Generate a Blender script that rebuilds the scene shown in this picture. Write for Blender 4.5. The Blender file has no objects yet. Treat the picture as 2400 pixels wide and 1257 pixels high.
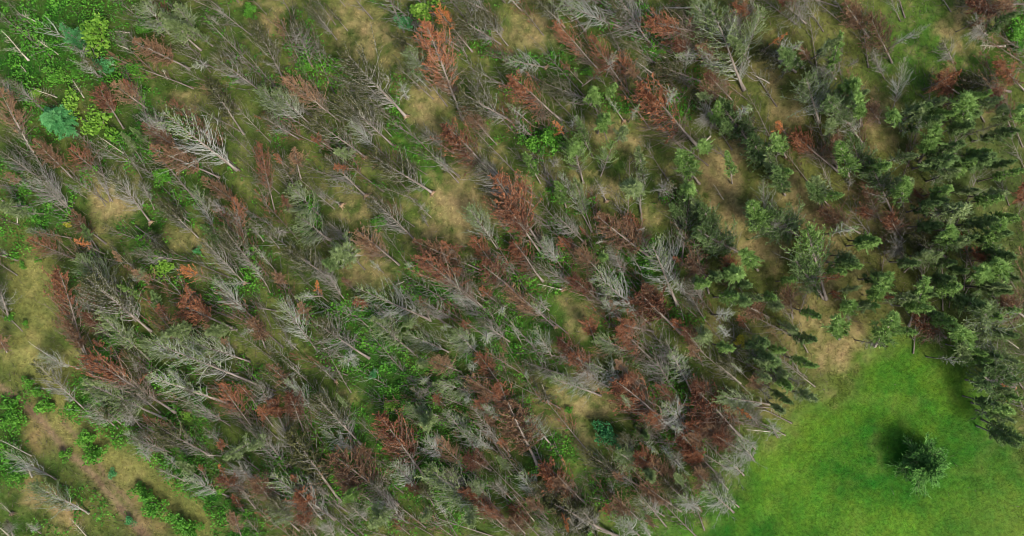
import bpy, math, random
import numpy as np
from mathutils import Vector, Matrix

# ------------------------------------------------------------------ camera, sky, sun, exposure
S = bpy.context.scene
M_PX = 0.06                    # metres on the ground for one pixel of the 2400 px wide photograph
H = 100.0                      # the drone's height
cam_d = bpy.data.cameras.new('drone_camera'); cam = bpy.data.objects.new('drone_camera', cam_d)
S.collection.objects.link(cam); S.camera = cam
cam.location = (0, 0, H); cam.rotation_euler = (0, 0, 0)
cam_d.sensor_width = 36; cam_d.lens = 36 * H / (2400 * M_PX)
cam_d.clip_start = 0.5; cam_d.clip_end = 6000

SUN_EL, SUN_AZ = math.radians(52), math.radians(140)      # azimuth clockwise from the top of the picture
w = bpy.data.worlds.new('World'); S.world = w; w.use_nodes = True
wn = w.node_tree.nodes; wl = w.node_tree.links
bg = wn['Background']; sky = wn.new('ShaderNodeTexSky'); sky.sky_type = 'NISHITA'
sky.sun_disc = False; sky.sun_elevation = SUN_EL; sky.sun_rotation = SUN_AZ; sky.air_density = 1.0; sky.dust_density = 3.5
bg.inputs['Strength'].default_value = 0.15
wl.new(sky.outputs[0], bg.inputs[0])
sd = bpy.data.lights.new('sun', 'SUN'); so = bpy.data.objects.new('sun', sd); S.collection.objects.link(so)
sd.energy = 2.9; sd.angle = math.radians(18); sd.color = (1.0, 0.95, 0.85)
sv = Vector((math.sin(SUN_AZ)*math.cos(SUN_EL), math.cos(SUN_AZ)*math.cos(SUN_EL), math.sin(SUN_EL)))
so.rotation_euler = (-sv).to_track_quat('-Z', 'Y').to_euler(); so.location = (60, -60, 120)
S.view_settings.view_transform = 'Standard'; S.view_settings.look = 'None'
S.view_settings.gamma = 1; S.view_settings.use_curve_mapping = False; S.view_settings.exposure = 0.64
S.cycles.filter_width = 0.85

rng = np.random.default_rng(7); random.seed(7)
COL = S.collection

# ------------------------------------------------------------------ small helpers
def X(px): return (np.asarray(px, float) - 1200.0) * M_PX
def Y(py): return (628.5 - np.asarray(py, float)) * M_PX
def PX(x): return np.asarray(x) / M_PX + 1200.0
def PY(y): return 628.5 - np.asarray(y) / M_PX

_tab = rng.random((256, 256))
def vnoise(x, y, s, o=0):
    x = np.asarray(x, float)/s + 37.3*(o+1); y = np.asarray(y, float)/s + 91.7*(o+1)
    xi = np.floor(x).astype(int); yi = np.floor(y).astype(int); fx = x-xi; fy = y-yi
    fx = fx*fx*(3-2*fx); fy = fy*fy*(3-2*fy)
    g = lambda a, b: _tab[a & 255, b & 255]
    return (g(xi, yi)*(1-fx)+g(xi+1, yi)*fx)*(1-fy)+(g(xi, yi+1)*(1-fx)+g(xi+1, yi+1)*fx)*fy
def fbm(x, y, s, o=0):
    return (vnoise(x, y, s, o)*.5+vnoise(x, y, s/2.1, o+1)*.27+vnoise(x, y, s/4.3, o+2)*.15+vnoise(x, y, s/8.9, o+3)*.08)

def build(name, V, F, mat, parent=None, tone=None, smooth=False, link=True, extra=None):
    """one mesh from an array of vertices and an array of triangles (or quads)"""
    me = bpy.data.meshes.new(name)
    V = np.asarray(V, np.float32); F = np.asarray(F, np.int32); k = F.shape[1]
    me.vertices.add(len(V)); me.vertices.foreach_set('co', V.ravel())
    me.loops.add(F.size); me.loops.foreach_set('vertex_index', F.ravel())
    me.polygons.add(len(F)); me.polygons.foreach_set('loop_start', np.arange(0, F.size, k, dtype=np.int32))
    me.polygons.foreach_set('loop_total', np.full(len(F), k, np.int32))
    if smooth: me.polygons.foreach_set('use_smooth', np.ones(len(F), bool))
    if tone is not None:
        a = me.attributes.new('tone', 'FLOAT', 'POINT'); a.data.foreach_set('value', np.asarray(tone, np.float32))
    for kx, v in (extra or {}).items():
        a = me.attributes.new(kx, 'FLOAT_COLOR', 'POINT'); a.data.foreach_set('color', np.asarray(v, np.float32).ravel())
    me.update(calc_edges=True); me.validate()
    if isinstance(mat, (list, tuple)):
        for q in mat: me.materials.append(q)
    else: me.materials.append(mat)
    o = bpy.data.objects.new(name, me)
    if link: COL.objects.link(o)
    if parent: o.parent = parent
    return o

# ------------------------------------------------------------------ materials
def lin(r, g, b):
    f = lambda c: (c/255/12.92) if c/255 <= .04045 else ((c/255+.055)/1.055)**2.4
    return (f(r), f(g), f(b), 1)
def mat_tone(name, dark, mid, light, rough=.8, spec=.25, trans=0, per_tree=.25, grain=1.5):
    m = bpy.data.materials.new(name); m.use_nodes = True; nt = m.node_tree; n = nt.nodes; l = nt.links
    b = n['Principled BSDF']; b.inputs['Roughness'].default_value = rough; b.inputs['Specular IOR Level'].default_value = spec
    at = n.new('ShaderNodeAttribute'); at.attribute_name = 'tone'
    oi = n.new('ShaderNodeObjectInfo')
    tc = n.new('ShaderNodeNewGeometry'); nz = n.new('ShaderNodeTexNoise'); nz.inputs['Scale'].default_value = grain; nz.inputs['Detail'].default_value = 3
    l.new(tc.outputs['Position'], nz.inputs['Vector'])
    s1 = n.new('ShaderNodeMath'); s1.operation = 'MULTIPLY_ADD'; s1.inputs[1].default_value = .75; l.new(at.outputs['Fac'], s1.inputs[0])
    l.new(nz.outputs['Fac'], s1.inputs[2])
    s2 = n.new('ShaderNodeMath'); s2.operation = 'MULTIPLY_ADD'; s2.inputs[1].default_value = per_tree; l.new(oi.outputs['Random'], s2.inputs[0]); l.new(s1.outputs[0], s2.inputs[2])
    mr = n.new('ShaderNodeMapRange'); mr.inputs['From Min'].default_value = .3; mr.inputs['From Max'].default_value = 1.35+per_tree*.6
    l.new(s2.outputs[0], mr.inputs['Value'])
    cr = n.new('ShaderNodeValToRGB'); e = cr.color_ramp.elements; e[0].color = dark; e[1].color = light; q = e.new(.5); q.color = mid
    l.new(mr.outputs[0], cr.inputs[0]); l.new(cr.outputs[0], b.inputs['Base Color'])
    if trans:
        tr = n.new('ShaderNodeBsdfTranslucent'); mx = n.new('ShaderNodeMixShader'); mx.inputs[0].default_value = trans
        l.new(cr.outputs[0], tr.inputs[0]); l.new(b.outputs[0], mx.inputs[1]); l.new(tr.outputs[0], mx.inputs[2])
        l.new(mx.outputs[0], n['Material Output'].inputs[0])
    return m
M = dict(
    bark=mat_tone('weathered_bark', lin(70, 62, 54), lin(108, 98, 88), lin(146, 136, 124)),
    barkpale=mat_tone('bleached_wood', lin(104, 97, 86), lin(146, 137, 123), lin(190, 180, 164)),
    twig=mat_tone('grey_twigs', lin(80, 76, 68), lin(122, 118, 108), lin(170, 167, 156)),
    twigbrown=mat_tone('brown_twigs', lin(74, 62, 50), lin(108, 94, 80), lin(148, 135, 118)),
    twigsilver=mat_tone('silver_twigs', lin(90, 90, 80), lin(138, 139, 127), lin(188, 190, 178)),
    olive=mat_tone('dark_olive_needles', lin(44, 48, 24), lin(66, 70, 36), lin(98, 98, 56), trans=.12),
    deep=mat_tone('dark_green_needles', lin(62, 80, 42), lin(92, 116, 64), lin(136, 162, 98), trans=.35),
    sage=mat_tone('sage_needles', lin(78, 92, 52), lin(110, 128, 76), lin(154, 170, 114), trans=.35),
    fresh=mat_tone('green_needles', lin(74, 100, 44), lin(108, 140, 66), lin(156, 186, 106), trans=.35),
    rust=mat_tone('rust_needles', lin(62, 43, 32), lin(104, 68, 48), lin(158, 104, 70), trans=.12, per_tree=.8),
    brown=mat_tone('brown_needles', lin(74, 54, 38), lin(112, 84, 60), lin(156, 124, 92), trans=.12, per_tree=.6),
    orange=mat_tone('orange_needles', lin(146, 80, 36), lin(182, 110, 58), lin(206, 142, 86), trans=.12),
    blue=mat_tone('blue_green_needles', lin(38, 88, 44), lin(60, 124, 66), lin(100, 160, 96), trans=.12),
    lonespruce=mat_tone('spruce_needles', lin(38, 72, 26), lin(62, 106, 40), lin(108, 158, 70), trans=.12),
    leaf=mat_tone('broad_leaves', lin(44, 92, 22), lin(70, 124, 32), lin(112, 162, 56), trans=.25, rough=.6),
    lime=mat_tone('lime_leaves', lin(66, 108, 28), lin(100, 142, 42), lin(140, 174, 70), trans=.25, rough=.6),
    yellow=mat_tone('yellow_leaves', lin(130, 126, 28), lin(172, 166, 44), lin(200, 188, 80), trans=.25, rough=.6),
    under=mat_tone('undergrowth_leaves', lin(42, 88, 18), lin(64, 122, 28), lin(104, 162, 50), trans=.25, rough=.65, per_tree=0, grain=.5),
    bleach=mat_tone('sunbleached_wood', lin(122, 113, 98), lin(164, 154, 136), lin(210, 202, 184)),
    torn=mat_tone('torn_wood', lin(88, 68, 50), lin(126, 102, 78), lin(170, 146, 116)),
    litter=mat_tone('dead_sticks', lin(70, 60, 50), lin(106, 92, 80), lin(146, 134, 120), per_tree=0),
)
def mat_ground(name, grassy):
    m = bpy.data.materials.new(name); m.use_nodes = True; nt = m.node_tree; n = nt.nodes; l = nt.links
    b = n['Principled BSDF']; b.inputs['Roughness'].default_value = .9; b.inputs['Specular IOR Level'].default_value = .15
    at = n.new('ShaderNodeAttribute'); at.attribute_name = 'cover'
    g = n.new('ShaderNodeNewGeometry')
    hs = n.new('ShaderNodeHueSaturation')
    def noise(sc, det=4):
        z = n.new('ShaderNodeTexNoise'); z.inputs['Scale'].default_value = sc; z.inputs['Detail'].default_value = det; z.inputs['Roughness'].default_value = .65
        l.new(g.outputs['Position'], z.inputs['Vector']); return z
    n1 = noise(1.6); n2 = noise(.45)
    mr = n.new('ShaderNodeMapRange'); mr.inputs['From Min'].default_value = .3; mr.inputs['From Max'].default_value = .7
    mr.inputs['To Min'].default_value = .68 if not grassy else .8; mr.inputs['To Max'].default_value = 1.32 if not grassy else 1.2
    l.new(n1.outputs['Fac'], mr.inputs['Value'])
    if grassy:
        ta = n.new('ShaderNodeAttribute'); ta.attribute_name = 'tone'
        mm = n.new('ShaderNodeMapRange'); mm.inputs['To Min'].default_value = .58; mm.inputs['To Max'].default_value = 1.45
        l.new(ta.outputs['Fac'], mm.inputs['Value'])
        mu = n.new('ShaderNodeMath'); mu.operation = 'MULTIPLY'; l.new(mm.outputs[0], mu.inputs[0]); l.new(mr.outputs[0], mu.inputs[1])
        l.new(mu.outputs[0], hs.inputs['Value'])
    else: l.new(mr.outputs[0], hs.inputs['Value'])
    mh = n.new('ShaderNodeMapRange'); mh.inputs['From Min'].default_value = .3; mh.inputs['From Max'].default_value = .7
    mh.inputs['To Min'].default_value = .485; mh.inputs['To Max'].default_value = .52; l.new(n2.outputs['Fac'], mh.inputs['Value'])
    l.new(mh.outputs[0], hs.inputs['Hue']); l.new(at.outputs['Color'], hs.inputs['Color']); l.new(hs.outputs[0], b.inputs['Base Color'])
    if grassy:
        tr = n.new('ShaderNodeBsdfTranslucent'); mx = n.new('ShaderNodeMixShader'); mx.inputs[0].default_value = .25
        l.new(hs.outputs[0], tr.inputs[0]); l.new(b.outputs[0], mx.inputs[1]); l.new(tr.outputs[0], mx.inputs[2]); l.new(mx.outputs[0], n['Material Output'].inputs[0])
    else:
        bp = n.new('ShaderNodeBump'); bp.inputs['Strength'].default_value = .4; bp.inputs['Distance'].default_value = .25
        n3 = noise(5, 5); l.new(n3.outputs['Fac'], bp.inputs['Height']); l.new(bp.outputs[0], b.inputs['Normal'])
    return m
M['ground'] = mat_ground('ground_cover', False); M['grass'] = mat_ground('grass_blades', True)

# ------------------------------------------------------------------ what covers the ground where (pixels of the photograph -> place)
def blobs(x, y, L):
    r = np.zeros_like(x)
    for bx, by, rx, ry, ang, s in L:
        a = math.radians(ang); dx = x-bx; dy = y-by
        u = (dx*math.cos(a)+dy*math.sin(a))/rx; v = (-dx*math.sin(a)+dy*math.cos(a))/ry
        r = np.maximum(r, s*np.exp(-(u*u+v*v)**1.3*.7))
    return r
def inpoly(x, y, P):
    c = np.zeros(x.shape, bool); j = len(P)-1
    for i in range(len(P)):
        xi, yi = P[i]; xj, yj = P[j]
        if yi != yj: c ^= ((yi > y) != (yj > y)) & (x < (xj-xi)*(y-yi)/(yj-yi)+xi)
        j = i
    return c
def polydist(x, y, P):
    d = np.full(x.shape, 1e9)
    for (ax, ay), (bx, by) in zip(P, P[1:]):
        vx, vy = bx-ax, by-ay; t = np.clip(((x-ax)*vx+(y-ay)*vy)/(vx*vx+vy*vy), 0, 1)
        d = np.minimum(d, np.hypot(x-ax-t*vx, y-ay-t*vy))
    return d
MEADOW = [(1560, 1300), (1690, 1220), (1740, 1140), (1790, 1050), (1860, 990), (1950, 940), (1990, 870), (2080, 815), (2180, 800), (2250, 830), (2295, 910), (2330, 990), (2400, 1060), (2900, 1300), (2900, 2000), (1500, 2000)]
TAN = [(870, 90, 110, 60, 35, 1), (1240, 80, 70, 45, 0, 1), (1085, 480, 95, 110, 20, 1), (840, 490, 60, 45, 0, .8), (1450, 320, 110, 60, 20, .7),
       (1690, 420, 50, 90, 10, 1.3), (1720, 510, 65, 60, 20, 1.3), (1770, 590, 45, 55, -30, 1.2), (1880, 480, 75, 40, 40, 1.3), (1910, 560, 45, 90, -10, .95), (1960, 660, 70, 90, 0, .8),
       (1840, 250, 60, 70, 0, .8), (2060, 300, 60, 90, 0, .7), (2100, 500, 80, 50, 30, .8), (1350, 750, 60, 60, 0, .6), (1360, 930, 110, 60, 20, .8), (1370, 1030, 50, 70, 0, .8),
       (270, 500, 50, 70, 0, 1.1), (425, 550, 60, 35, 0, 1), (880, 630, 80, 50, 20, .8), (1970, 820, 80, 50, -20, 1), (450, 240, 90, 60, 30, .5), (1000, 640, 45, 35, 0, .7),
       (1010, 250, 60, 70, 0, .8), (860, 60, 60, 40, 0, .5), (1400, 410, 140, 50, 0, .5), (2240, 60, 60, 40, -30, .9), (2230, 100, 35, 60, 0, .7), (90, 1180, 70, 45, 30, .6),
       (1530, 520, 60, 50, 0, .6), (1900, 780, 60, 60, 0, .7), (230, 890, 0.1+40, 40, 0, .5), (630, 40, 70, 50, 0, .6), (660, 960, 60, 40, 0, .3), (1800, 160, 60, 60, 0, .4), (1100, 330, 40, 60, 0, .4), (860, 960, 70, 40, 30, .35)]
STRIP = [(60, 560), (90, 700), (70, 820), (130, 900), (180, 985), (240, 1040), (335, 1122), (435, 1190), (505, 1240), (560, 1290)]
TRACK = [(-60, 860), (20, 915), (100, 985), (160, 1060), (225, 1120), (270, 1180), (330, 1250), (360, 1310)]
TRACK2 = [(150, 990), (215, 1060), (250, 1120), (300, 1180), (350, 1260)]
BARE = [(90, 1020, 45, 30, 60, .7), (105, 1175, 75, 35, 20, .8), (1830, 990, 25, 50, 0, .5), (2078, 1050, 10, 40, -15, .35), (2330, 180, 40, 25, 0, .4), (2310, 1010, 40, 50, 0, .3),
        (300, 1180, 22, 16, 40, .6), (350, 1245, 35, 18, 20, .7), (1650, 760, 30, 40, 0, .4), (1380, 1060, 30, 50, 0, .3), (1990, 800, 60, 60, 0, .3)]
LUSH = [(90, 60, 190, 130, 20, 1), (40, 160, 100, 90, 0, 1), (210, 170, 90, 50, 30, .7), (300, 210, 90, 50, 30, .8), (60, 320, 30, 60, 0, .5), (300, 330, 60, 40, 0, .8), (330, 280, 50, 40, 0, .7),
        (820, 740, 90, 55, 10, .9), (880, 850, 110, 60, 20, 1), (940, 920, 80, 70, 0, 1), (1020, 680, 80, 50, 10, 1), (1190, 760, 90, 40, 0, .6), (1170, 640, 50, 60, 0, .7), (860, 1000, 60, 50, 0, .7),
        (1070, 1010, 50, 60, 0, .9), (1000, 1060, 100, 80, 20, .8), (880, 1120, 90, 70, 0, .5), (1080, 1150, 100, 70, 0, .7), (1300, 1050, 50, 40, 0, .7), (1200, 810, 80, 50, 0, .6), (1480, 630, 60, 60, 0, .7), (1310, 580, 60, 50, 0, .6),
        (190, 930, 40, 35, 40, .9), (240, 980, 50, 22, 45, 1), (330, 1060, 90, 25, 42, 1), (430, 1120, 90, 25, 42, 1), (520, 1190, 80, 30, 50, 1), (560, 1250, 50, 60, 50, 1), (430, 990, 80, 60, 30, .7), (420, 1060, 90, 50, 30, .8),
        (250, 820, 30, 40, 0, .9), (340, 560, 50, 50, 0, .8), (420, 450, 60, 40, 0, .5), (600, 620, 40, 80, 0, .7), (540, 700, 60, 50, 0, .7), (640, 1090, 60, 40, 0, .6), (1300, 160, 50, 40, 0, .5), (1290, 330, 50, 30, 0, .9),
        (30, 950, 30, 50, 20, .9), (20, 1080, 50, 60, 0, 1), (100, 500, 80, 40, 0, .8), (30, 560, 40, 40, 0, .6), (740, 1140, 60, 60, 0, .4), (1600, 890, 60, 60, 0, .4), (2160, 930, 0.1+60, 40, 0, .0), (1230, 300, 50, 30, 0, .6), (400, 890, 60, 40, 0, .7),
        (1240, 1200, 60, 50, 0, .5), (1410, 1120, 70, 50, 0, .5), (700, 60, 30, 30, 0, .2), (960, 380, 40, 60, 0, .3), (2390, 60, 30, 60, 0, .9), (520, 40, 60, 50, 0, .4)]
GREEN = [(2150, 120, 110, 120, 20, 1), (2300, 150, 90, 80, 0, .9), (2170, 30, 120, 60, 0, .8), (960, 350, 40, 70, 0, .8), (1250, 760, 140, 90, 0, .6), (1340, 820, 60, 60, 0, .5), (1480, 240, 40, 90, 20, .5), (1340, 1100, 110, 60, 0, .6), (1580, 1170, 130, 60, -20, .8),
         (1620, 1240, 160, 60, 0, .9), (1480, 1080, 120, 60, 20, .4), (830, 200, 60, 60, 0, .3), (990, 440, 30, 50, 0, .8), (1350, 900, 100, 50, 0, .3), (1500, 660, 60, 60, 0, .8), (850, 990, 130, 90, 0, .5), (800, 1160, 60, 80, 0, .6), (30, 1130, 90, 90, 0, .6), (130, 1050, 60, 60, 0, .5),
         (1560, 1100, 90, 60, 0, .5), (2050, 860, 60, 40, 0, .3)]
C = lambda *a: np.array(lin(*a)[:3])
def cover(px, py):
    """linear colour of the ground cover, and how grassy / leafy it is"""
    px = np.asarray(px, float); py = np.asarray(py, float)
    wx = px + (fbm(px, py, 90, 3)-.5)*90; wy = py + (fbm(px, py, 90, 9)-.5)*90
    q = fbm(px, py, 130, 5); q2 = fbm(px, py, 40, 12)
    q2 = np.clip((q2-.25)*2, 0, 1); base = C(48, 66, 20)[None]*(1-q2[:, None]) + C(84, 92, 42)[None]*q2[:, None]
    right = np.clip((wx-1500)/500, 0, 1)*np.clip((1100-wy)/300, 0, 1)
    base = base*(1-.35*right[:, None]) + C(104, 96, 52)[None]*.35*right[:, None]
    k = lambda v: np.clip(v, 0, 1)[:, None]
    def mix(a, c, f): return a*(1-k(f)) + np.array(c)[None]*k(f)
    fr = np.clip((wx-2080)/160, 0, 1)*np.clip((wy-190)/120, 0, 1)*np.clip((1000-wy)/80, 0, 1)*.6; base = mix(base, C(52, 72, 30), fr)
    gr = blobs(wx, wy, GREEN); base = mix(base, C(54, 92, 22), gr*.75)
    t = blobs(wx, wy, TAN); base = mix(base, C(126, 112, 74), (t*1.4-.3-(.5-q2)*.8-(fbm(px, py, 16, 31)-.5)*2.4)*.75)
    st = np.clip(1.25-polydist(wx, wy, STRIP)/62, 0, 1)*(wx < 700); base = mix(base, C(98, 98, 50), st*.85); base = mix(base, C(128, 120, 70), st*(q2-.45)*1.3)
    lu = blobs(wx, wy, LUSH)*(.5+.9*q2); base = mix(base, C(34, 72, 16), lu*.8)
    md = inpoly(wx, wy, MEADOW).astype(float)
    edge = np.clip(1-polydist(wx, wy, MEADOW)/45, 0, 1)
    md = np.where(md > 0, 1-.5*edge, .5*edge)
    q3 = np.clip((q-.3)/.4, 0, 1); mc = C(40, 86, 14)[None]*(1-q3[:, None]) + C(78, 112, 26)[None]*q3[:, None]
    mc = mc*(.66+.46*fbm(px, py, 26, 12)[:, None]); mc = mix(mc, C(92, 112, 44), (fbm(px, py, 60, 44)-.6)*2)
    yw = np.clip((wx-2150)/250, 0, 1)*np.clip((wy-1050)/200, 0, 1)*.6; mc = mix(mc, C(104, 120, 44), yw)
    base = base*(1-k(md)) + mc*k(md)
    tr = np.clip(1.3-polydist(px+(wx-px)*.15, py+(wy-py)*.1, TRACK)/9, 0, 1); tr2 = np.clip(1.2-polydist(px+(wx-px)*.15, py+(wy-py)*.1, TRACK2)/7, 0, 1)*.8
    t3 = np.clip(1.2-polydist(wx, wy, TRACK)/42, 0, 1)*.4
    base = mix(base, C(100, 86, 56), t3); base = mix(base, C(112, 94, 70), np.maximum(tr, tr2)); base = mix(base, C(84, 66, 50), np.maximum(tr, tr2)*(vnoise(px, py, 22, 4) > .6)*.7)
    ba = blobs(wx, wy, BARE); base = mix(base, C(132, 104, 72), ba*(.1+q2*.8))
    bare = np.clip(np.maximum(np.maximum(tr, tr2), ba), 0, 1)
    return base, lu, md, bare

def ground_z(x, y):
    return (fbm(x, y, 9, 20)-.5)*.5 + (fbm(x, y, 2.2, 24)-.5)*.14
near = np.arange(-86, 86.01, .5); far = np.array([2500, 1400, 800, 450, 260, 160, 110])
xs = np.concatenate([-far, near, far[::-1]]); yn = np.arange(-52, 52.01, .5); ys = np.concatenate([-far, yn, far[::-1]])
gx, gy = np.meshgrid(xs, ys); gx = gx.ravel(); gy = gy.ravel()
gc, _, _, _ = cover(PX(gx), PY(gy))
nx, ny = len(xs), len(ys); idx = np.arange(nx*ny).reshape(ny, nx)
gf = np.stack([idx[:-1, :-1].ravel(), idx[:-1, 1:].ravel(), idx[1:, 1:].ravel(), idx[1:, :-1].ravel()], 1)
g = build('ground', np.stack([gx, gy, ground_z(gx, gy)], 1), gf, M['ground'], smooth=True, extra={'cover': np.c_[gc, np.ones(len(gc))]})
g['kind'] = 'structure'

# grass: blades in tufts, thicker in the meadow
def scatter(n, x0=-80, x1=80, y0=-45, y1=45): return rng.uniform(x0, x1, n), rng.uniform(y0, y1, n)
def blades(x, y, size, nb=3, wid=.13, lean=1.25):
    n = len(x); z = ground_z(x, y); V = []; T = []
    tone = rng.random(n)
    for k in range(nb):
        a = rng.uniform(0, 2*math.pi, n); s = size*rng.uniform(.7, 1.3, n); le = s*lean*rng.uniform(.4, 1.2, n)
        dx, dy = np.cos(a), np.sin(a); ww = s*wid
        p0 = np.stack([x-dy*ww, y+dx*ww, z-.02], 1); p1 = np.stack([x+dy*ww, y-dx*ww, z-.02], 1)
        p2 = np.stack([x+dx*le, y+dy*le, z+s*.34+.03], 1)
        V.append(np.stack([p0, p1, p2], 1)); T.append(np.repeat(np.clip(tone+rng.uniform(-.2, .2, n), 0, 1), 3))
    V = np.concatenate(V).reshape(-1, 3); T = np.concatenate(T)
    return V, np.arange(len(V)).reshape(-1, 3), T
x, y = scatter(115000); xm, ym = rng.uniform(18, 78, 75000), rng.uniform(-44, -8, 75000); km = inpoly(PX(xm), PY(ym), MEADOW); x = np.r_[x, xm[km]]; y = np.r_[y, ym[km]]; cc, lu, md, bare = cover(PX(x), PY(y))
keep = rng.random(len(x)) > np.clip(bare*1.2, 0, .97); x, y, cc, md = x[keep], y[keep], cc[keep], md[keep]
V, F, T = blades(x, y, np.where(md > .5, .16, .34), 3)
ex = np.tile(np.repeat(np.c_[cc*1.3, np.ones(len(cc))], 3, axis=0), (3, 1))
g = build('grass', V, F, M['grass'], tone=T, extra={'cover': ex}); g['kind'] = 'stuff'

# leafy undergrowth: uncountable small broad leaves in low mounds
x, y = scatter(420000); px, py = PX(x), PY(y)
wx = px + (fbm(px, py, 90, 3)-.5)*90; wy = py + (fbm(px, py, 90, 9)-.5)*90
lu = np.maximum(blobs(wx, wy, LUSH)*(.55+fbm(px, py, 40, 12)), .55*np.clip((fbm(px, py, 70, 61)-.48)*7, 0, 1)*(px < 1650)*(blobs(wx, wy, TAN) < .3)*(polydist(px, py, STRIP) > 85)); mound = fbm(x, y, 1.6, 40)
keep = (rng.random(len(x)) < np.clip(lu*1.9-.35, 0, 1)) & (mound > .36); x, y, mound = x[keep], y[keep], mound[keep]
def leaves(P, size, up=.6):
    n = len(P); a = rng.uniform(0, 2*math.pi, n); s = size*rng.uniform(.6, 1.3, n)
    nrm = rng.normal(0, 1, (n, 3)); nrm[:, 2] = np.abs(nrm[:, 2])+up; nrm /= np.linalg.norm(nrm, axis=1)[:, None]
    t = np.stack([np.cos(a), np.sin(a), np.zeros(n)], 1); u = np.cross(nrm, t); u /= np.linalg.norm(u, axis=1)[:, None]; v = np.cross(nrm, u)
    u *= s[:, None]; v *= s[:, None]*.62
    V = np.stack([P-u, P+v, P+u*1.05, P-v], 1).reshape(-1, 3)
    return V, np.arange(4*n).reshape(-1, 4)
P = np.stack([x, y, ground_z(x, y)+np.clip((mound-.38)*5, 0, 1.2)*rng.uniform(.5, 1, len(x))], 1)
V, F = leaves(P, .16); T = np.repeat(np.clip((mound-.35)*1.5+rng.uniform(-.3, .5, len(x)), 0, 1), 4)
g = build('undergrowth', V, F, M['under'], tone=T); g['kind'] = 'stuff'

# dead sticks and brushwood lying on the forest floor
x, y = scatter(44000); px, py = PX(x), PY(y); _, _, md, _ = cover(px, py)
open_ = blobs(px, py, TAN)+np.clip(1.2-polydist(px, py, STRIP)/70, 0, 1)+md*2
keep = rng.random(len(x)) > np.clip(open_*1.1+.15, 0, .985); x, y = x[keep], y[keep]
n = len(x); a = rng.normal(math.radians(135), .7, n); Ls = rng.uniform(.3, 1.5, n)**1.2; r = rng.uniform(.012, .03, n)
z = ground_z(x, y)+rng.uniform(.05, .7, n); d = np.stack([np.cos(a), np.sin(a), rng.normal(0, .2, n)], 1)
sd_ = np.stack([-d[:, 1], d[:, 0], np.zeros(n)], 1); c = np.stack([x, y, z], 1)
V = np.stack([c-sd_*r[:, None], c+sd_*r[:, None], c+np.array([0, 0, 1])*r[:, None]*1.5, c+d*Ls[:, None]], 1).reshape(-1, 3)
b4 = np.arange(n)[:, None]*4; F = np.concatenate([b4+np.array([[0, 1, 3]]), b4+np.array([[1, 2, 3]]), b4+np.array([[2, 0, 3]])])
g = build('brushwood', V, F, M['litter'], tone=np.repeat(rng.random(n), 4)); g['kind'] = 'stuff'

# ------------------------------------------------------------------ trees: one kind at a time, then copied
LT = 14.0                       # length of a prototype tree, along +Z; +Y is the side that lies upwards when it is down
def tube(path, rad, sides=3):
    """path (k,3), rad (k,) -> verts, tris"""
    k = len(path); t = np.gradient(path, axis=0); t /= np.linalg.norm(t, axis=1)[:, None]+1e-9
    ref = np.array([.3, .9, .2]) if abs(t[0][2]) > .7 else np.array([0, 0, 1.])
    u = np.cross(t, ref); u /= np.linalg.norm(u, axis=1)[:, None]+1e-9; v = np.cross(t, u)
    an = np.arange(sides)*2*math.pi/sides
    V = path[:, None]+(u[:, None]*np.cos(an)[None, :, None]+v[:, None]*np.sin(an)[None, :, None])*np.asarray(rad)[:, None, None]
    F = []
    for i in range(k-1):
        for j in range(sides):
            a, b = i*sides+j, i*sides+(j+1) % sides; F += [(a, b, b+sides), (a, b+sides, a+sides)]
    return V.reshape(-1, 3), F
class Acc:
    def __init__(s): s.V = []; s.F = []; s.T = []; s.n = 0
    def add(s, V, F, t):
        s.V.append(V); s.F.append(np.asarray(F)+s.n); s.T.append(np.full(len(V), t) if np.isscalar(t) else t); s.n += len(V)
    def done(s): return np.concatenate(s.V), np.concatenate(s.F), np.concatenate(s.T)
def spikes(P, D, L, R, A, tone):
    """many thin three-sided spikes at once: start, direction, length, radius"""
    n = len(P); ref = rng.normal(0, 1, (n, 3)); u = np.cross(D, ref); u /= np.linalg.norm(u, axis=1)[:, None]+1e-9; v = np.cross(D, u)
    V = np.stack([P+u*R[:, None], P-u*R[:, None]*.5+v*R[:, None]*.87, P-u*R[:, None]*.5-v*R[:, None]*.87, P+D*L[:, None]], 1).reshape(-1, 3)
    b = np.arange(n)[:, None]*4
    A.add(V, np.concatenate([b+np.array([[0, 1, 3]]), b+np.array([[1, 2, 3]]), b+np.array([[2, 0, 3]])]), np.repeat(tone, 4))
def sprays(P, D, L, W, A, tone):
    """needle sprays: kite-shaped blades along a twig"""
    n = len(P); ref = rng.normal(0, 1, (n, 3)); u = np.cross(D, ref); u /= np.linalg.norm(u, axis=1)[:, None]+1e-9
    m = P+D*(L*.4)[:, None]
    V = np.stack([P, m+u*W[:, None], P+D*L[:, None], m-u*W[:, None]], 1).reshape(-1, 3)
    b = np.arange(n)[:, None]*4
    A.add(V, np.concatenate([b+np.array([[0, 1, 2]]), b+np.array([[0, 2, 3]])]), np.repeat(tone, 4))
def unit(a): return a/(np.linalg.norm(a, axis=-1, keepdims=True)+1e-9)

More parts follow.
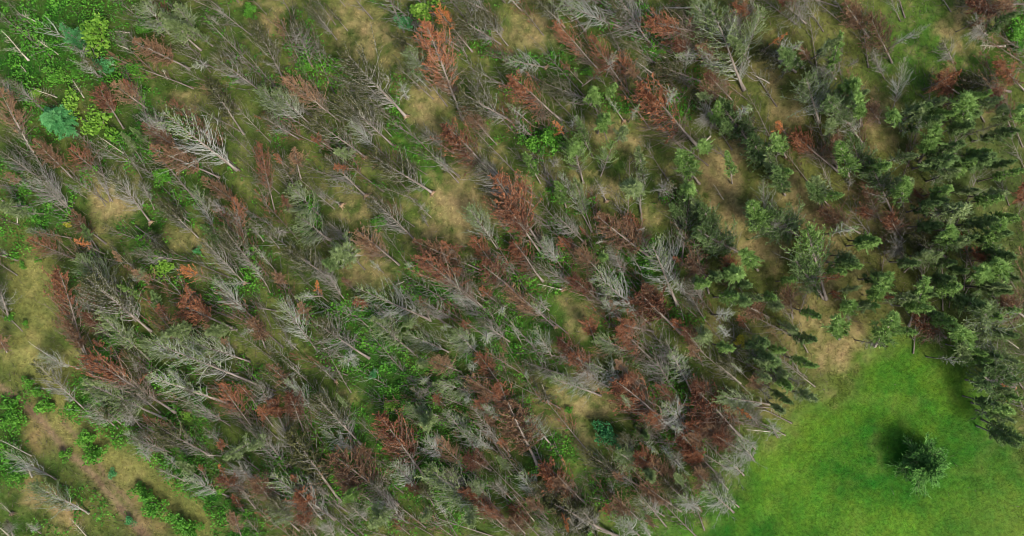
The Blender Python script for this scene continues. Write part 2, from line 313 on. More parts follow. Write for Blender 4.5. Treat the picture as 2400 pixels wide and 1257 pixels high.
def make_tree(seed, down=True, needles=None, start=.3, dens=1.0, nb=120, rad=2.4, low=.10, fwd=1.15, twigs=11, full=.35, trunk_r=.15, droop=0.0, tip_cut=1.0, needle_len=.42, side_bias=0.0):
    """returns dict part -> (V,F,tone)"""
    global rng
    keep_rng = rng; rng = np.random.default_rng(seed)
    k = 12; tz = np.linspace(0, tip_cut, k); bx = rng.normal(0, .5); by = rng.normal(0, .25)
    axis = lambda t: np.stack([bx*np.sin(np.asarray(t)*3)*.5*t+bx*.6*np.asarray(t)**2, by*np.asarray(t)**2, np.asarray(t)*LT], -1)
    tr = Acc(); path = axis(tz); Vt, Ft = tube(path, trunk_r*(1-tz*.93)*np.where(tz < .02, 1.4, 1)+.012, 6); tr.add(Vt, Ft, rng.random(len(Vt)))
    wd = Acc(); nd = Acc()
    for i in range(nb):
        t = low+(tip_cut*.985-low)*((i+rng.random())/nb)
        prof = min(1.0, .45+(t-low)/.25*.55)*((1-t)/(1-full) if t > full else 1.0)**(.75 if down else .95)
        L = rad*prof*rng.uniform(.4, 1.3)+.15
        if rng.random() < .14: L *= .35
        az = rng.uniform(0, 2*math.pi)
        if down:
            for _ in range(4):
                if -.5 < math.sin(az) < .72 or rng.random() < .12: break
                az = rng.uniform(0, 2*math.pi)
        if side_bias and math.cos(az)*side_bias < -.2 and rng.random() < .6: az = math.pi-az
        out = np.array([math.cos(az), math.sin(az), 0.0]); f = fwd*rng.uniform(.4, 1.55)*(1.25 if t > .5 else 1)
        s = np.linspace(0, 1, 4)[:, None]
        bend = rng.normal(0, .26, 3); 
        if float(vnoise(t*LT, seed*3.1, .9, 7)) < .2: continue
        p0 = axis(t)
        path = p0+L*(out*(s-.22*s*s*(1 if not droop else .3))+np.array([0, 0, 1.])*(f*.45*s+(f*.42-droop)*s*s)+bend*s*s)
        r0 = (.044 if t < .6 else .03)*min(1, .5+L/3)
        Vb, Fb = tube(path, r0*np.array([1, .75, .5, .15]), 3); tn = rng.random()*.6+.2
        wd.add(Vb, Fb, tn)
        has = needles and t > start+rng.normal(0, .06) and rng.random() < dens+.25
        nt = max(4, int(twigs*L/rad*1.25)); q = rng.uniform(.22, 1, nt)
        def at(q):
            q = q[:, None]; return p0+L*(out*(q-.22*q*q*(1 if not droop else .3))+np.array([0, 0, 1.])*(f*.45*q+(f*.42-droop)*q*q)+bend*q*q)
        P = at(q); D0 = unit(at(q+.05)-P); side = unit(np.cross(D0, rng.normal(0, 1, (nt, 3))))
        flatdir = unit(np.cross(D0, np.cross(D0, np.array([0, 0, 1.]))+1e-6)); sgn = np.where(rng.random(nt) < .5, -1, 1)[:, None]
        D = unit(D0*rng.uniform(.6, 1.1, (nt, 1))+side*.75+np.array([0, 0, .25]))
        tl = L*rng.uniform(.25, .55, nt)*(1.15-q*.6)
        spikes(P, D, tl, np.full(nt, .018), wd, np.full(nt, tn)+rng.uniform(-.15, .3, nt))
        if has:
            m = int((12+34*L/rad)*dens); qa = rng.uniform(.15, 1.02, m)
            Pa = at(qa); Da = unit(unit(at(qa+.05)-Pa)+rng.normal(0, .30, (m, 3)))
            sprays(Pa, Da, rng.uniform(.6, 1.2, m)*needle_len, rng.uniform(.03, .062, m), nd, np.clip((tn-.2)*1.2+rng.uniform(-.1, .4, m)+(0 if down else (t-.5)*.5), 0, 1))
            j = rng.integers(0, nt, m); u = rng.uniform(.1, 1, m)[:, None]
            Pb = P[j]+D[j]*tl[j][:, None]*u; Db = unit(D[j]+rng.normal(0, .28, (m, 3)))
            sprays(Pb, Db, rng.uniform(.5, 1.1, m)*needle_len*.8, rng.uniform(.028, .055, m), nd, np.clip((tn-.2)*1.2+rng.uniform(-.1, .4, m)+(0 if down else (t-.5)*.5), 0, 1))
    rng = keep_rng
    out = {'trunk': tr.done(), 'branches': wd.done()}
    if nd.n: out['needles'] = nd.done()
    return out

# kinds: (needle material, twig material, trunk material, recipes...)
KIND = {
 'G': dict(mt=('olive', 'twig', 'bark'), a=dict(needles=True, start=.5, dens=.4, nb=120, rad=2.3)),
 'V': dict(mt=('sage', 'twigsilver', 'bark'), a=dict(needles=True, start=.5, dens=.3, nb=115, rad=2.3)),
 'S': dict(mt=(None, 'bleach', 'bleach'), a=dict(needles=None, nb=44, rad=1.7, twigs=6, fwd=.6, low=.1, trunk_r=.2)),
 'N': dict(mt=('olive', 'twig', 'bark'), a=dict(needles=True, start=.28, dens=.95, nb=115, rad=2.3)),
 'E': dict(mt=('deep', 'twig', 'bark'), a=dict(needles=True, start=.22, dens=1.1, nb=120, rad=1.95)),
 'K': dict(mt=('sage', 'twigsilver', 'bark'), a=dict(needles=True, start=.25, dens=.75, nb=125, rad=2.35)),
 'L': dict(mt=('fresh', 'twig', 'bark'), a=dict(needles=True, start=.28, dens=1.1, nb=105, rad=2.1)),
 'R': dict(mt=('rust', 'twigbrown', 'bark'), a=dict(needles=True, start=.42, dens=.8, nb=115, rad=2.2)),
 'B': dict(mt=('brown', 'twigbrown', 'bark'), a=dict(needles=True, start=.28, dens=.8, nb=120, rad=2.3)),
 'O': dict(mt=('orange', 'twigbrown', 'bark'), a=dict(needles=True, start=.45, dens=.7, nb=90, rad=2.0)),
 'U': dict(mt=('blue', 'twig', 'bark'), a=dict(needles=True, start=.05, dens=2.2, nb=130, rad=3.6, low=.05, fwd=.5, full=.1, needle_len=.6)),
}
NVAR = dict(G=6, V=4, S=5, N=4, E=3, K=4, L=4, R=5, B=4, O=2, U=1)
PROTO = {}
def mesh_of(name, part, mat):
    V, F, T = part; o = build(name, V, F, M[mat], tone=T, link=False); me = o.data; bpy.data.objects.remove(o); return me
def variants(kind, down):
    key = (kind, down)
    if key in PROTO: return PROTO[key]
    K = KIND[kind]; out = []
    for i in range(NVAR[kind] if down else max(2, NVAR[kind]-1)):
        a = dict(K['a']); a['down'] = down
        a['rad'] = a['rad']*[1.28, 1.45, 1.1, 1.35][i % 4]; a['nb'] = int(a['nb']*1.12); a['start'] = a.get('start', .3)+[0, .12, -.1, .05][i % 4]
        if i % 4 == 3: a['side_bias'] = 1
        a['low'] = a.get('low', .10)+[.0, .12, .2, .05, .16][i % 5]; a['fwd'] = a.get('fwd', 1.15)*[1, 1.25, .8, 1.1, .95, 1.35, .9][i % 7]
        if kind in 'GSR' and i in (2, 5): a['tip_cut'] = .72
        if not down:
            a['nb'] = int(a['nb']*(.95 if kind in 'LEK' else .62)); a['fwd'] = a['fwd']*(.6 if kind in 'LEK' else .5); a['rad'] *= .72
            if kind in 'LEK': a['dens'] *= 1.05; a['full'] = .15; a['low'] += .06; a['needle_len'] = .55
        P = make_tree(100+ord(kind)*7+i*31+down*3, **a)
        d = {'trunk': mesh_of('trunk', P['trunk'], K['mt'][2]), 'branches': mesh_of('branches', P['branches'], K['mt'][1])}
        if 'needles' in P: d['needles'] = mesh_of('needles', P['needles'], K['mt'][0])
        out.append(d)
    PROTO[key] = out; return out

# torn root plate / snapped butt seen at the foot of some trees
def root_mesh(seed):
    r_ = np.random.default_rng(seed); A = Acc()
    for i in range(13):
        a = r_.uniform(0, 2*math.pi); d = np.array([math.cos(a), math.sin(a), -r_.uniform(.1, .9)]); L = r_.uniform(.35, .95)
        s = np.linspace(0, 1, 4)[:, None]; p = d*s*L+np.array([0, 0, -.5])*s*s*L*r_.uniform(-.3, 1)+r_.normal(0, .12, 3)*s*s
        V, F = tube(p, np.array([.11, .09, .06, .015])*r_.uniform(.7, 1.4), 4); A.add(V, F, r_.random())
    a = np.arange(9)*2*math.pi/9; ring = np.stack([np.cos(a), np.sin(a), np.zeros(9)], 1)*r_.uniform(.28, .5, (9, 1))
    V = np.concatenate([ring+np.array([0, 0, .05]), ring*.7+np.array([0, 0, -.3]), [[0, 0, -.4]], [[0, 0, .12]]])
    F = []
    for i in range(9):
        j = (i+1) % 9; F += [(i, i+9, j+9), (i, j+9, j), (i+9, 18, j+9), (i, j, 19)]
    A.add(V, F, .7)
    return mesh_of('root_plate', A.done(), 'torn')
ROOTS = [root_mesh(i) for i in range(4)]

# ------------------------------------------------------------------ every tree of the photograph, read tile by tile (3x enlarged pixels)
ZF = 1796/600
TILES = {'A': (0, 0), 'B': (600, 0), 'C': (1200, 0), 'D': (1800, 0), 'E': (0, 420), 'F': (600, 420), 'G': (1200, 420), 'H': (1800, 420),
         'I': (0, 837), 'J': (600, 837), 'K': (1200, 837), 'L': (1800, 837)}
# kind  foot x y  tip x y  [w=crown width factor] [+ = torn root plate at the foot];  *kind x y r = standing tree seen from above
DATA = {
'A': '''S 210 430 0 215;S 415 385 210 245 .7;S 265 160 125 90 .8;U 610 330 420 180 1;S 815 465 715 410 .7;S 920 235 800 225 .7;G 700 540 540 370;K 1200 250 970 20 1.3;K 1420 270 1220 40 1.2
G 1610 140 1480 30 .6;G 1555 195 1440 90 .5;B 1340 490 940 280 1.3;K 1420 360 1110 110 1.3;G 1830 640 1480 370;N 1720 950 1450 560;R 880 910 630 520;B 1040 770 800 570;S 600 690 500 555 .7;S 410 690 230 600 .8
G 320 780 60 560 .7;S 250 1075 60 780;B 215 1030 20 620;B 520 1250 240 980;S 880 1080 700 970 .8;G 300 1257 0 1060;G 1200 1000 1000 770 .8;V 1670 1200 1150 770 1.15;B 1550 1250 1060 1030;R 760 1257 490 1040;G 1010 1257 880 1040 .7
*K 1170 140 70;G 110 700 0 520;B 1310 1080 1000 870;S 905 350 830 300 .6;S 1180 560 1130 460 .5;G 640 380 480 330 .6;V 1470 460 1340 450 .7;K 1500 330 1290 170 1;R 1000 700 870 560 .7;E 1060 1010 900 900 .7;N 760 540 600 400 .8;S 200 520 140 460 .5
*V 480 420 40;K 1010 1130 860 930 .8;S 1050 830 1100 940 .7''',
'B': '''N 200 570 0 150;G 390 470 270 150 1.4 +;N 570 285 380 10 .8;N 645 220 480 10 .7;G 500 410 460 330 .5;N 1050 820 650 330 1.1 +;K 1240 520 1060 320 1.1;O 1520 370 1250 40 1;R 1455 850 1170 160 .9;N 1720 320 1400 80 1.3
N 1100 330 930 230;B 600 860 200 550 .8;K 280 860 50 590 1.2;K 390 880 130 640 1.1;G 310 980 40 830;N 970 1030 570 660 1 +;V 870 1055 640 870 .8;N 770 1105 400 820 .9 +;G 1390 1080 1090 870 1;R 1700 1257 1300 910 1.2;B 1690 1020 1460 770 1
N 1810 870 1440 610 1.2;R 560 1060 390 960 1;B 320 1257 260 1030 1.2;V 1430 1250 1230 1080 .8;G 1640 90 1430 -20;G 1750 1257 1510 1090;R 260 1200 130 1080 .7;G 310 330 240 150 .8;B 1500 690 1250 560 .7;V 1230 640 1080 500 .8
R 720 1190 480 1170 .7;K 700 1100 560 1060 1;N 1770 330 1560 60;N 460 420 380 170 .7;V 1060 700 1010 590 1;O 1420 330 1250 200 .8;N 820 960 620 720 .9;S 815 715 750 580 .5''',
'C': '''V 70 80 -80 -60 1;N 370 200 180 -20;V 770 200 330 40 1.25;G 990 330 600 -60 1 +;R 620 510 290 170 .8;R 810 650 550 260 .8;R 950 600 700 400 1;R 1450 260 940 140 1;S 1250 60 1040 70;K 1480 260 1270 20 1;K 1625 640 1350 90 1.3;K 1590 500 1780 70 .9
R 1760 130 1560 40 1.1;G 1750 110 1590 -20 .9;S 1080 410 950 360 .5;S 980 520 870 440 .9 +;N 1320 580 1020 420 1.3;R 350 850 -30 560 1.2;N 530 700 210 560 .8;G 500 740 310 700 .7;R 500 600 340 430 .8;R 490 610 690 470 .8;*L 600 650 75;V 780 850 660 680 .9 +
*V 465 810 45;*V 885 725 40;R 1310 1040 880 620 1.3;R 1540 710 1370 500 .9;V 1440 500 1300 330 1;*V 1680 740 110;R 1660 1040 1560 760 .7;E 1720 1090 1450 690 1.2;E 1820 1220 1650 950 1.2;O 400 1010 290 840 1.1;E 530 1040 440 830 .9;L 200 1290 80 1070 1.2
*G 300 1110 60;L 500 1290 420 970 1.4;L 620 1240 720 990 .9;K 930 1290 890 1030 1.2;L 1310 1290 1160 1090 1.3;L 1540 1290 1530 1070 .7;*V 740 360 55;N 1250 200 1130 60;G 1440 870 1280 800 .8;L 1400 900 1450 740 1;G 600 30 480 -60 1;V 420 150 250 0 .7
V 230 480 -60 400 1 +;B 1480 450 1290 330 .8;*V 1150 630 90;V 130 870 -40 740 1;G 140 960 -20 830 .8;R 1130 310 1040 300 .6;L 1370 1080 1340 990 1;S 1800 590 1680 490 .8;S 1390 960 1250 1090 .8;*L 720 590 40;K 1660 440 1530 250 1;B 1490 700 1320 600 .8
N 860 220 700 20 1.1;E 1530 960 1470 840 1;R 1300 360 1130 300 1;V 1280 390 1150 390 1;K 1420 700 1300 660 .8;*K 800 890 35;G 1620 270 1490 100 1;B 900 560 800 470 .9;*L 450 1020 60;*L 660 820 90;N 920 370 760 290 .5''',
'D': '''*V 220 290 130;*O 140 240 40;N 190 510 -50 320 1.4;L 400 610 520 220 .9;B 700 270 540 10 1.3;B 860 450 720 90 1.3;G 750 440 740 340 .8;V 870 765 975 400 .8;L 640 890 640 640 .9;*L 660 560 110;K 350 870 270 540 1.2;K 660 1020 440 680 1.1;B 780 870 700 720 .9
*V 1140 170 50;G 1290 450 1230 270 .8;S 1650 332 1420 318 .8;*R 1370 490 70;R 1340 670 1140 520 1.1;N 1690 650 1370 560 1.4;R 1800 650 1600 440 1.1;R 1630 750 1580 650 1;R 1640 120 1430 20 1.3;*B 1600 90 50;*E 1760 110 60;*K 1090 760 100;V 1010 1010 1080 820 .6
L 1330 910 1430 650 1.2;K 1620 990 1660 730 1.2;L 1050 1140 1210 890 1.1;L 840 860 920 790 .8;L 570 1290 550 1000 1;E 720 1290 590 940 1;K 420 1010 430 840 .9;R 490 1210 170 930 1.3;B 480 1190 470 960 .9;L 120 1110 60 960 .8;K 60 1290 -10 1080 1;O 140 970 60 830 .8;*L 160 1190 40
*L 880 1150 80;*L 1460 1160 90;*E 1300 1130 80;*L 1780 1200 60;G 260 170 120 40 1;R 230 60 90 10 .9;*K 520 270 50;B 300 450 210 320 .8;G 470 560 350 430 .8;*E 1500 820 90;*K 1240 700 60;G 1530 250 1400 200 .8;B 1720 80 1620 10;*E 1620 1080 90;L 1800 850 1770 760;*G 1650 870 70
E 230 480 60 340 1;*V 470 480 50;G 560 470 630 420 .6;E 570 860 420 680 1;B 580 740 500 640 .9;*E 1350 1010 80;*K 1040 1090 60;*K 690 640 60;G 810 560 720 380 .7;*E 1750 930 60;*L 1560 620 40;*E 1230 850 50''',
'E': '''G 520 225 150 -80 1.1;G 620 135 430 20 .6;G 800 160 660 -60 .7;G 1060 300 780 -70 1.1 +;G 1090 215 980 -40 .8;N 1400 415 1120 120 1;V 1515 375 1370 40 1;G 1620 265 1430 110 1;B 1730 210 1420 -10 1;B 700 500 510 220 1;V 510 415 180 350 .8;R 530 560 200 420 1;O 740 525 500 440 .8
K 890 825 540 550 1.2;L 1080 870 830 740 1;N 1070 1070 610 690 1;G 1330 575 900 530 .8;G 1720 725 1420 410 1 +;N 1830 680 1590 320 1;B 1180 750 930 630 1;R 1640 1045 1140 820 1;O 1570 730 1270 630 .8;V 1795 985 1500 710 .9;V 740 890 690 770 .6;R 620 1250 370 640 .8;B 620 1257 470 1000 .9
R 800 1130 580 940 1;K 1060 1270 670 940 1;B 740 930 550 740 1;G 70 960 -10 720 1.2;B 60 1210 -30 1100 1;S 380 1257 200 1130 .6;*K 1180 1080 80;K 1310 1270 1010 1110 1;K 1760 1280 1280 1120 1.2;*K 1460 1070 70;*V 1690 1090 50;B 1640 1190 1500 1070 .8;K 200 190 -30 200 1.1;*K 50 230 60
E 1160 960 1080 780 .8;E 660 480 570 330 .8;R 830 1257 650 1130 .8;B 1050 740 880 600 .7;G 1180 530 1020 410 .9;G 470 200 290 20 .8;B 180 60 20 -60 .9;S 130 310 120 200 .6;N 960 330 1180 500 .6;E 1560 480 1400 330 .8;R 1740 480 1640 130 .6;G 1690 330 1600 200 .8;*V 1570 740 60;G 960 1000 840 840 .8
B 880 620 780 480 .5;K 930 720 1000 640 .5;N 1340 300 1150 180 .9;G 60 540 0 480 .4;R 1190 990 1120 880 .8;B 1540 1150 1440 1010 .8;K 1200 1230 1130 1080 .8;G 640 960 570 760 .6;R 1400 900 1290 740 .7''',
'F': '''R 140 235 10 -250 .8;G 770 115 470 -150 1.1 +;N 1235 95 820 -190 1.1 +;G 600 185 480 110 .6 +;K 470 270 210 70 1.2;K 530 430 270 290 1.4;G 710 455 500 290 .8;G 1125 435 810 110 1.2;G 1230 270 1070 110 .6;B 1010 605 710 360 1.1;*K 570 510 100;B 1580 640 1110 430 .9;R 1640 940 1170 520 .9;K 1695 490 1490 190 .9
R 1700 650 1510 410 1;R 1810 780 1590 590 1.2;V 1635 945 1280 640 .9;G 1665 1015 1400 830 .8;S 1640 965 1796 860 .3;V 1225 990 710 740 1.2;G 1400 990 1160 840 1;R 850 900 630 840 .9;V 145 645 -10 470 1;V 80 745 -20 580 1;G 620 835 400 590 .8;N 540 700 220 470 1.3;*V 290 830 90;O 450 840 420 720 .8
V 440 1210 160 860 1.1;G 800 1257 390 1020 1.2;K 1105 1215 810 990 1.1;K 1355 1215 1060 1050 1;K 1555 1215 1370 1080 1.1;*V 1620 1130 85;*V 1290 1050 60;*G 110 370 90;G 170 485 0 290 .8;S 250 520 130 520 .4;B 70 1180 -10 980 1;S 1050 715 950 755 .4;G 960 1000 830 870 .8;N 1570 560 1440 560 .8
R 1230 1000 1150 830 .8;G 1580 820 1490 680 .8;R 1700 870 1560 770 .9;V 1480 900 1390 790 .8;R 1500 1090 1440 990 .8;G 1780 1140 1560 980 .9;*K 1060 1030 50;R 240 230 180 130 .8;E 620 620 480 560 1.1;*V 1050 590 45;G 520 150 420 60 .9;V 900 660 800 560 .6;B 210 760 130 640 .9;B 400 990 300 880 .9;G 300 1200 160 1080 .8
V 1740 260 1640 130 .3;R 1480 470 1370 490 .7;*V 1740 940 60;R 1480 690 1390 640 .8;G 60 440 -40 300 .8;B 700 780 600 690 .7;G 1000 1180 940 1020 .7;N 580 1100 440 980 .9;R 1430 540 1300 430 .8;G 1210 330 1150 230 .6''',
'G': '''G 150 190 -250 -90 1;R 240 530 -100 -20 .9;R 215 540 -140 40 .8;R 140 110 40 40 1;G 415 625 180 390 1;V 560 375 340 -60 .8;K 555 345 430 0 .8;G 500 440 300 240 1 +;G 660 155 590 0 .9 +;V 905 285 895 -60 .8;*K 860 30 110;B 1010 590 600 250 1;R 985 550 830 250 1;*S 960 340 50;*S 665 430 50;G 825 705 670 450 1
R 450 570 340 410 1;B 630 670 470 500 1.1;G 475 780 170 590 1;R 780 1000 430 670 1;S 350 775 170 740 .9 +;B 300 1035 -30 750 1 +;R 220 720 -20 460 1.3;V 970 1020 580 670 .8;R 1180 1080 780 690 1.1;V 1160 890 960 460 1.35;E 1185 600 1250 80 1.1;E 1480 400 1300 180 1;E 1610 530 1320 330 1.2;*G 1120 40 100
*L 1290 60 100;S 1480 145 1410 35 .4;V 1770 375 1775 0 .9;L 1765 380 1720 170 1.1;E 1800 400 1660 170 1.1;*L 1600 680 110;R 1610 650 1450 550 .9;L 1720 640 1640 510 1;*L 1390 740 75;*L 1560 830 70;G 1355 1000 1180 700 .9;B 1370 690 1240 540 1.1;*V 1540 960 85;B 1796 970 1630 870 1.1;R 1660 1060 1600 960 .8
R 1230 1060 1110 980 1;*K 1380 1110 90;S 1200 985 1180 890 .5;R 990 1070 760 1000 1.1;V 1140 240 1140 240 .1;K 835 1215 590 1080 .8;R 990 1270 730 1070 1.1;R 510 1280 320 1140 1.2;V 280 1245 170 1030 .9;V 70 1160 0 1000 .7;R 590 1160 510 930 .7;R 1340 1220 1200 1050 .8;G 1160 1280 1080 1120 .8;*L 1560 1200 60
B 1310 1260 1240 1180 .9;*V 600 700 60;L 380 200 310 40 1.3;G 480 400 380 260 .7;R 560 430 480 330 .5;V 350 620 200 430 .9;V 720 580 660 470 .6;G 900 640 820 500 .8;R 1240 620 1130 540 .7;K 1340 300 1260 130 .8;*E 1700 740 60;*E 1480 700 60;B 1060 880 930 740 .9;V 1220 800 1140 700 .9;G 1330 850 1240 700 .8;*K 1760 850 60
E 1180 300 1130 180 .8;R 700 320 600 250 .8;V 1500 1100 1440 1020 .8;*E 1780 1180 70;B 760 960 680 860 .8;V 770 1010 640 830 .9;*L 650 560 40;R 470 480 380 420 .8;G 260 920 120 800 .9;V 240 980 130 880 .9''',
'H': '''E 115 115 30 -60 1.1;K 375 215 330 -30 1.2;*L 510 100 50;E 420 190 300 20 1.1;G 560 80 570 -20 .6;B 790 300 670 30 .9;E 870 240 710 -120 1.1;L 930 190 930 -20 .9;R 1290 330 1020 90 .7;R 940 430 840 240 1;B 640 380 370 220 1.1;*V 640 360 80;E 230 420 -20 210 1.4;L 405 845 270 350 1.2;E 385 840 200 540 .9
*L 780 450 80;K 950 650 1140 500 1.2;S 890 490 990 410 .7;N 1240 545 1000 430 1;L 1240 480 1240 340 .9;O 1425 620 1350 380 .8;L 1460 530 1640 310 .9;*L 1640 140 90;*L 1300 60 90;*K 1400 220 110;*V 1380 360 60;R 1810 190 1780 60 1;R 1580 540 1450 540 1;L 1600 730 1650 560 1;L 1480 710 1530 620 1.1;*L 1340 780 90;*E 1310 590 60
L 680 890 870 680 1.3;L 980 1030 1115 680 1;R 1240 1110 1040 970 1.1;K 1560 1170 1490 950 1.4;*L 1640 960 80;B 1796 970 1650 860 1.2;G 560 1010 555 930 .4;B 170 975 145 740 .9;*R 515 685 30;K 420 805 650 760 .7;L 530 930 570 890 .9;L 495 1120 505 1000 1.1;L 740 1170 880 990 1.3;*L 1030 1080 50;*L 370 960 45;*L 190 710 50
S 240 1150 170 1120 .5;K 1420 1290 1370 1160 1;*R 880 830 35;*E 1700 780 70;*E 1720 400 80;*K 1780 700 60;S 1750 1185 1650 1110 .5;*L 1540 1225 45;*E 1180 830 60;*E 1100 200 0;*E 1480 420 80;*E 1560 860 90;*E 640 560 60;*L 660 600 60;*K 210 1060 60;*E 320 1130 50;*E 1240 940 60;G 960 540 830 470 .9;R 790 280 640 210 1
*E 1230 180 70;*E 1080 590 60;*E 890 700 50;*L 130 1210 50;*G 100 300 70;*E 1420 640 60;*E 1720 560 70;*E 1760 1080 70;*L 790 880 40;*K 600 540 50;*G 840 1180 50;L 1370 1170 1380 1040 1;*E 1640 1240 60;*E 1230 300 70;*E 1600 300 70;*K 1500 80 60;*L 1160 920 50;R 520 850 440 780 .8;*L 60 820 50;*L 1760 240 60
*E 1137 -508 63;*L 1317 -508 67;*K 1646 -568 72;*E 1466 -389 76;*K 1706 -359 58;*L 1586 -209 54;*E 1751 -119 51;*K 1346 -59 72;*K 1676 89 66;*E 1287 149 53;*L 1766 299 62;*K 1406 419 79;*E 1736 508 70;*K 1227 538 65;*K 1706 748 56;*E 1317 718 64;*L 1781 927 62;*K 1646 1107 64;*L 1317 1017 65;*K 1766 1287 61;*K 1706 1496 67;*K 1017 0 66;*L 778 419 70;*K 1047 838 68;*L 538 658 71;*K 718 897 78;*K 1736 1706 60;*E 1781 1855 63;*K 89 897 76;*K 0 1287 55;*E -119 838 80;*K 149 1376 67''',
'I': '''G 640 395 220 40 .9;V 560 80 270 -10 .7;K 1180 437 580 190 .9;R 1240 390 630 -20 .9;R 850 185 690 40 .8;G 1625 480 1300 290 .8;V 1650 340 1030 120 1;V 1830 200 1050 -130 1.1;R 1795 515 1550 190 .9;R 1810 340 1690 200 1;G 1130 390 890 190 .9;G 830 500 620 320 1.1;V 1135 750 880 510 .9;G 1210 670 920 550 .8;N 1480 690 1120 460 1.2
S 1560 690 1360 690 .5;V 1615 975 1280 850 .9;G 1300 870 1110 760 1;G 1810 880 1590 740 .9;*K 1590 710 70;O 1580 850 1540 760 .6;R 1450 860 1400 760 .6;G 1800 1060 1600 820 1;R 1760 970 1560 830 1.2;R 1565 680 1545 550 .7;*K 1740 640 70;S 235 690 -10 580 .6;V 410 855 50 640 .9;S 240 840 170 750 .8;K 635 1095 250 860 1
S 90 1090 -20 1010 .5 +;S 85 1265 -20 1150 .7;S 630 1265 480 1130 .7;G 1000 500 850 330 .9;G 1080 600 940 490 .8;V 1060 730 960 590 .8;V 300 1230 180 1180 .9;G 100 1250 40 1150 .8;N 1290 640 1100 560 .8;B 1290 520 1060 430 .8;G 700 330 590 170 .7;G 660 140 600 -30 .7;V 1260 780 1130 670 .8;R 1720 1080 1640 960 .9;B 1700 1257 1640 1100 .8
K 1420 850 1250 740 .9;G 1400 300 1270 180 .7;V 1320 180 1160 80 .6;G 1560 600 1420 480 .8;G 1000 160 900 -20 .6;N 860 470 700 360 .9;R 1110 500 1010 400 .6;V 940 470 820 420 .7''',
'J': '''V 475 430 210 160 1;G 350 155 180 10 .8;G 560 165 410 30 .7 +;*V 600 60 90;N 740 610 420 270 1;V 765 697 480 490 .9;R 205 510 70 220 1.2;R 340 520 220 260 1.3;G 270 720 140 390 .8;G 225 770 -20 470 1;N 600 1010 220 520 1.1;G 590 1025 340 830 .7;B 850 725 710 610 1;R 1235 900 850 420 1.1;B 1000 1035 540 690 1.2;B 820 1010 570 830 1.1
G 1065 1160 770 950 .9;V 560 1140 120 810 .8;R 470 1130 270 970 1.1;S 190 970 -10 860 .8;B 130 1020 -10 870 1.1;K 310 1210 90 1050 1.2;*K 830 1180 100;*L 630 1030 45;V 1165 955 960 740 1;R 1210 990 1040 900 1;V 1335 725 1170 570 .9;*K 1190 480 100;O 1200 520 1160 480 .4;B 1480 785 1270 560 .8;V 1610 725 1330 360 .9;V 1695 665 1470 490 1
G 1785 695 1490 340 .6;K 1570 245 1240 210 .8;*V 1490 80 60;*V 1150 180 50;*K 1150 70 60;R 1725 205 1550 -20 1.1;B 1810 350 1490 140 .9;R 1790 400 1680 190 1.1;R 1650 790 1470 710 1.2;G 1800 1000 1630 820 .8;K 1735 1125 1210 740 1;R 1740 1180 1510 970 1;R 1810 1190 1610 1060 .7;V 1340 1115 1260 1000 .8;S 1590 1130 1430 1090 .5
*K 1180 1150 50;*K 1500 1190 60;B 1440 100 1230 30 1;B 280 220 90 50 1.2;R 1330 340 1240 260 .9;G 1240 180 1130 280 .5;R 1100 640 900 560 .7;G 1450 960 1330 780 .7;N 1250 1040 1150 880 .8;R 1560 1040 1430 890 .8;*V 1480 330 50;V 1560 620 1440 520 .6;R 430 1250 320 1100 1;N 250 1150 120 1000 .8;G 130 380 0 160 .7;R 120 480 20 330 1
G 1200 300 1090 230 .8;K 1300 420 1080 330 .9;B 1700 500 1600 400 .8;V 1760 470 1590 330 .8;R 1780 660 1720 580 .7;K 1790 820 1700 700 .9;G 780 1140 640 1030 .8;K 1640 1020 1560 860 .8;G 930 1000 800 840 .9;R 1690 440 1560 290 .8;K 680 400 560 260 .6;G 1330 640 1250 520 .7;R 350 930 240 830 .7;G 560 1257 440 1140 .7;R 1080 1240 960 1140 .8;G 640 1250 560 1180 .7''',
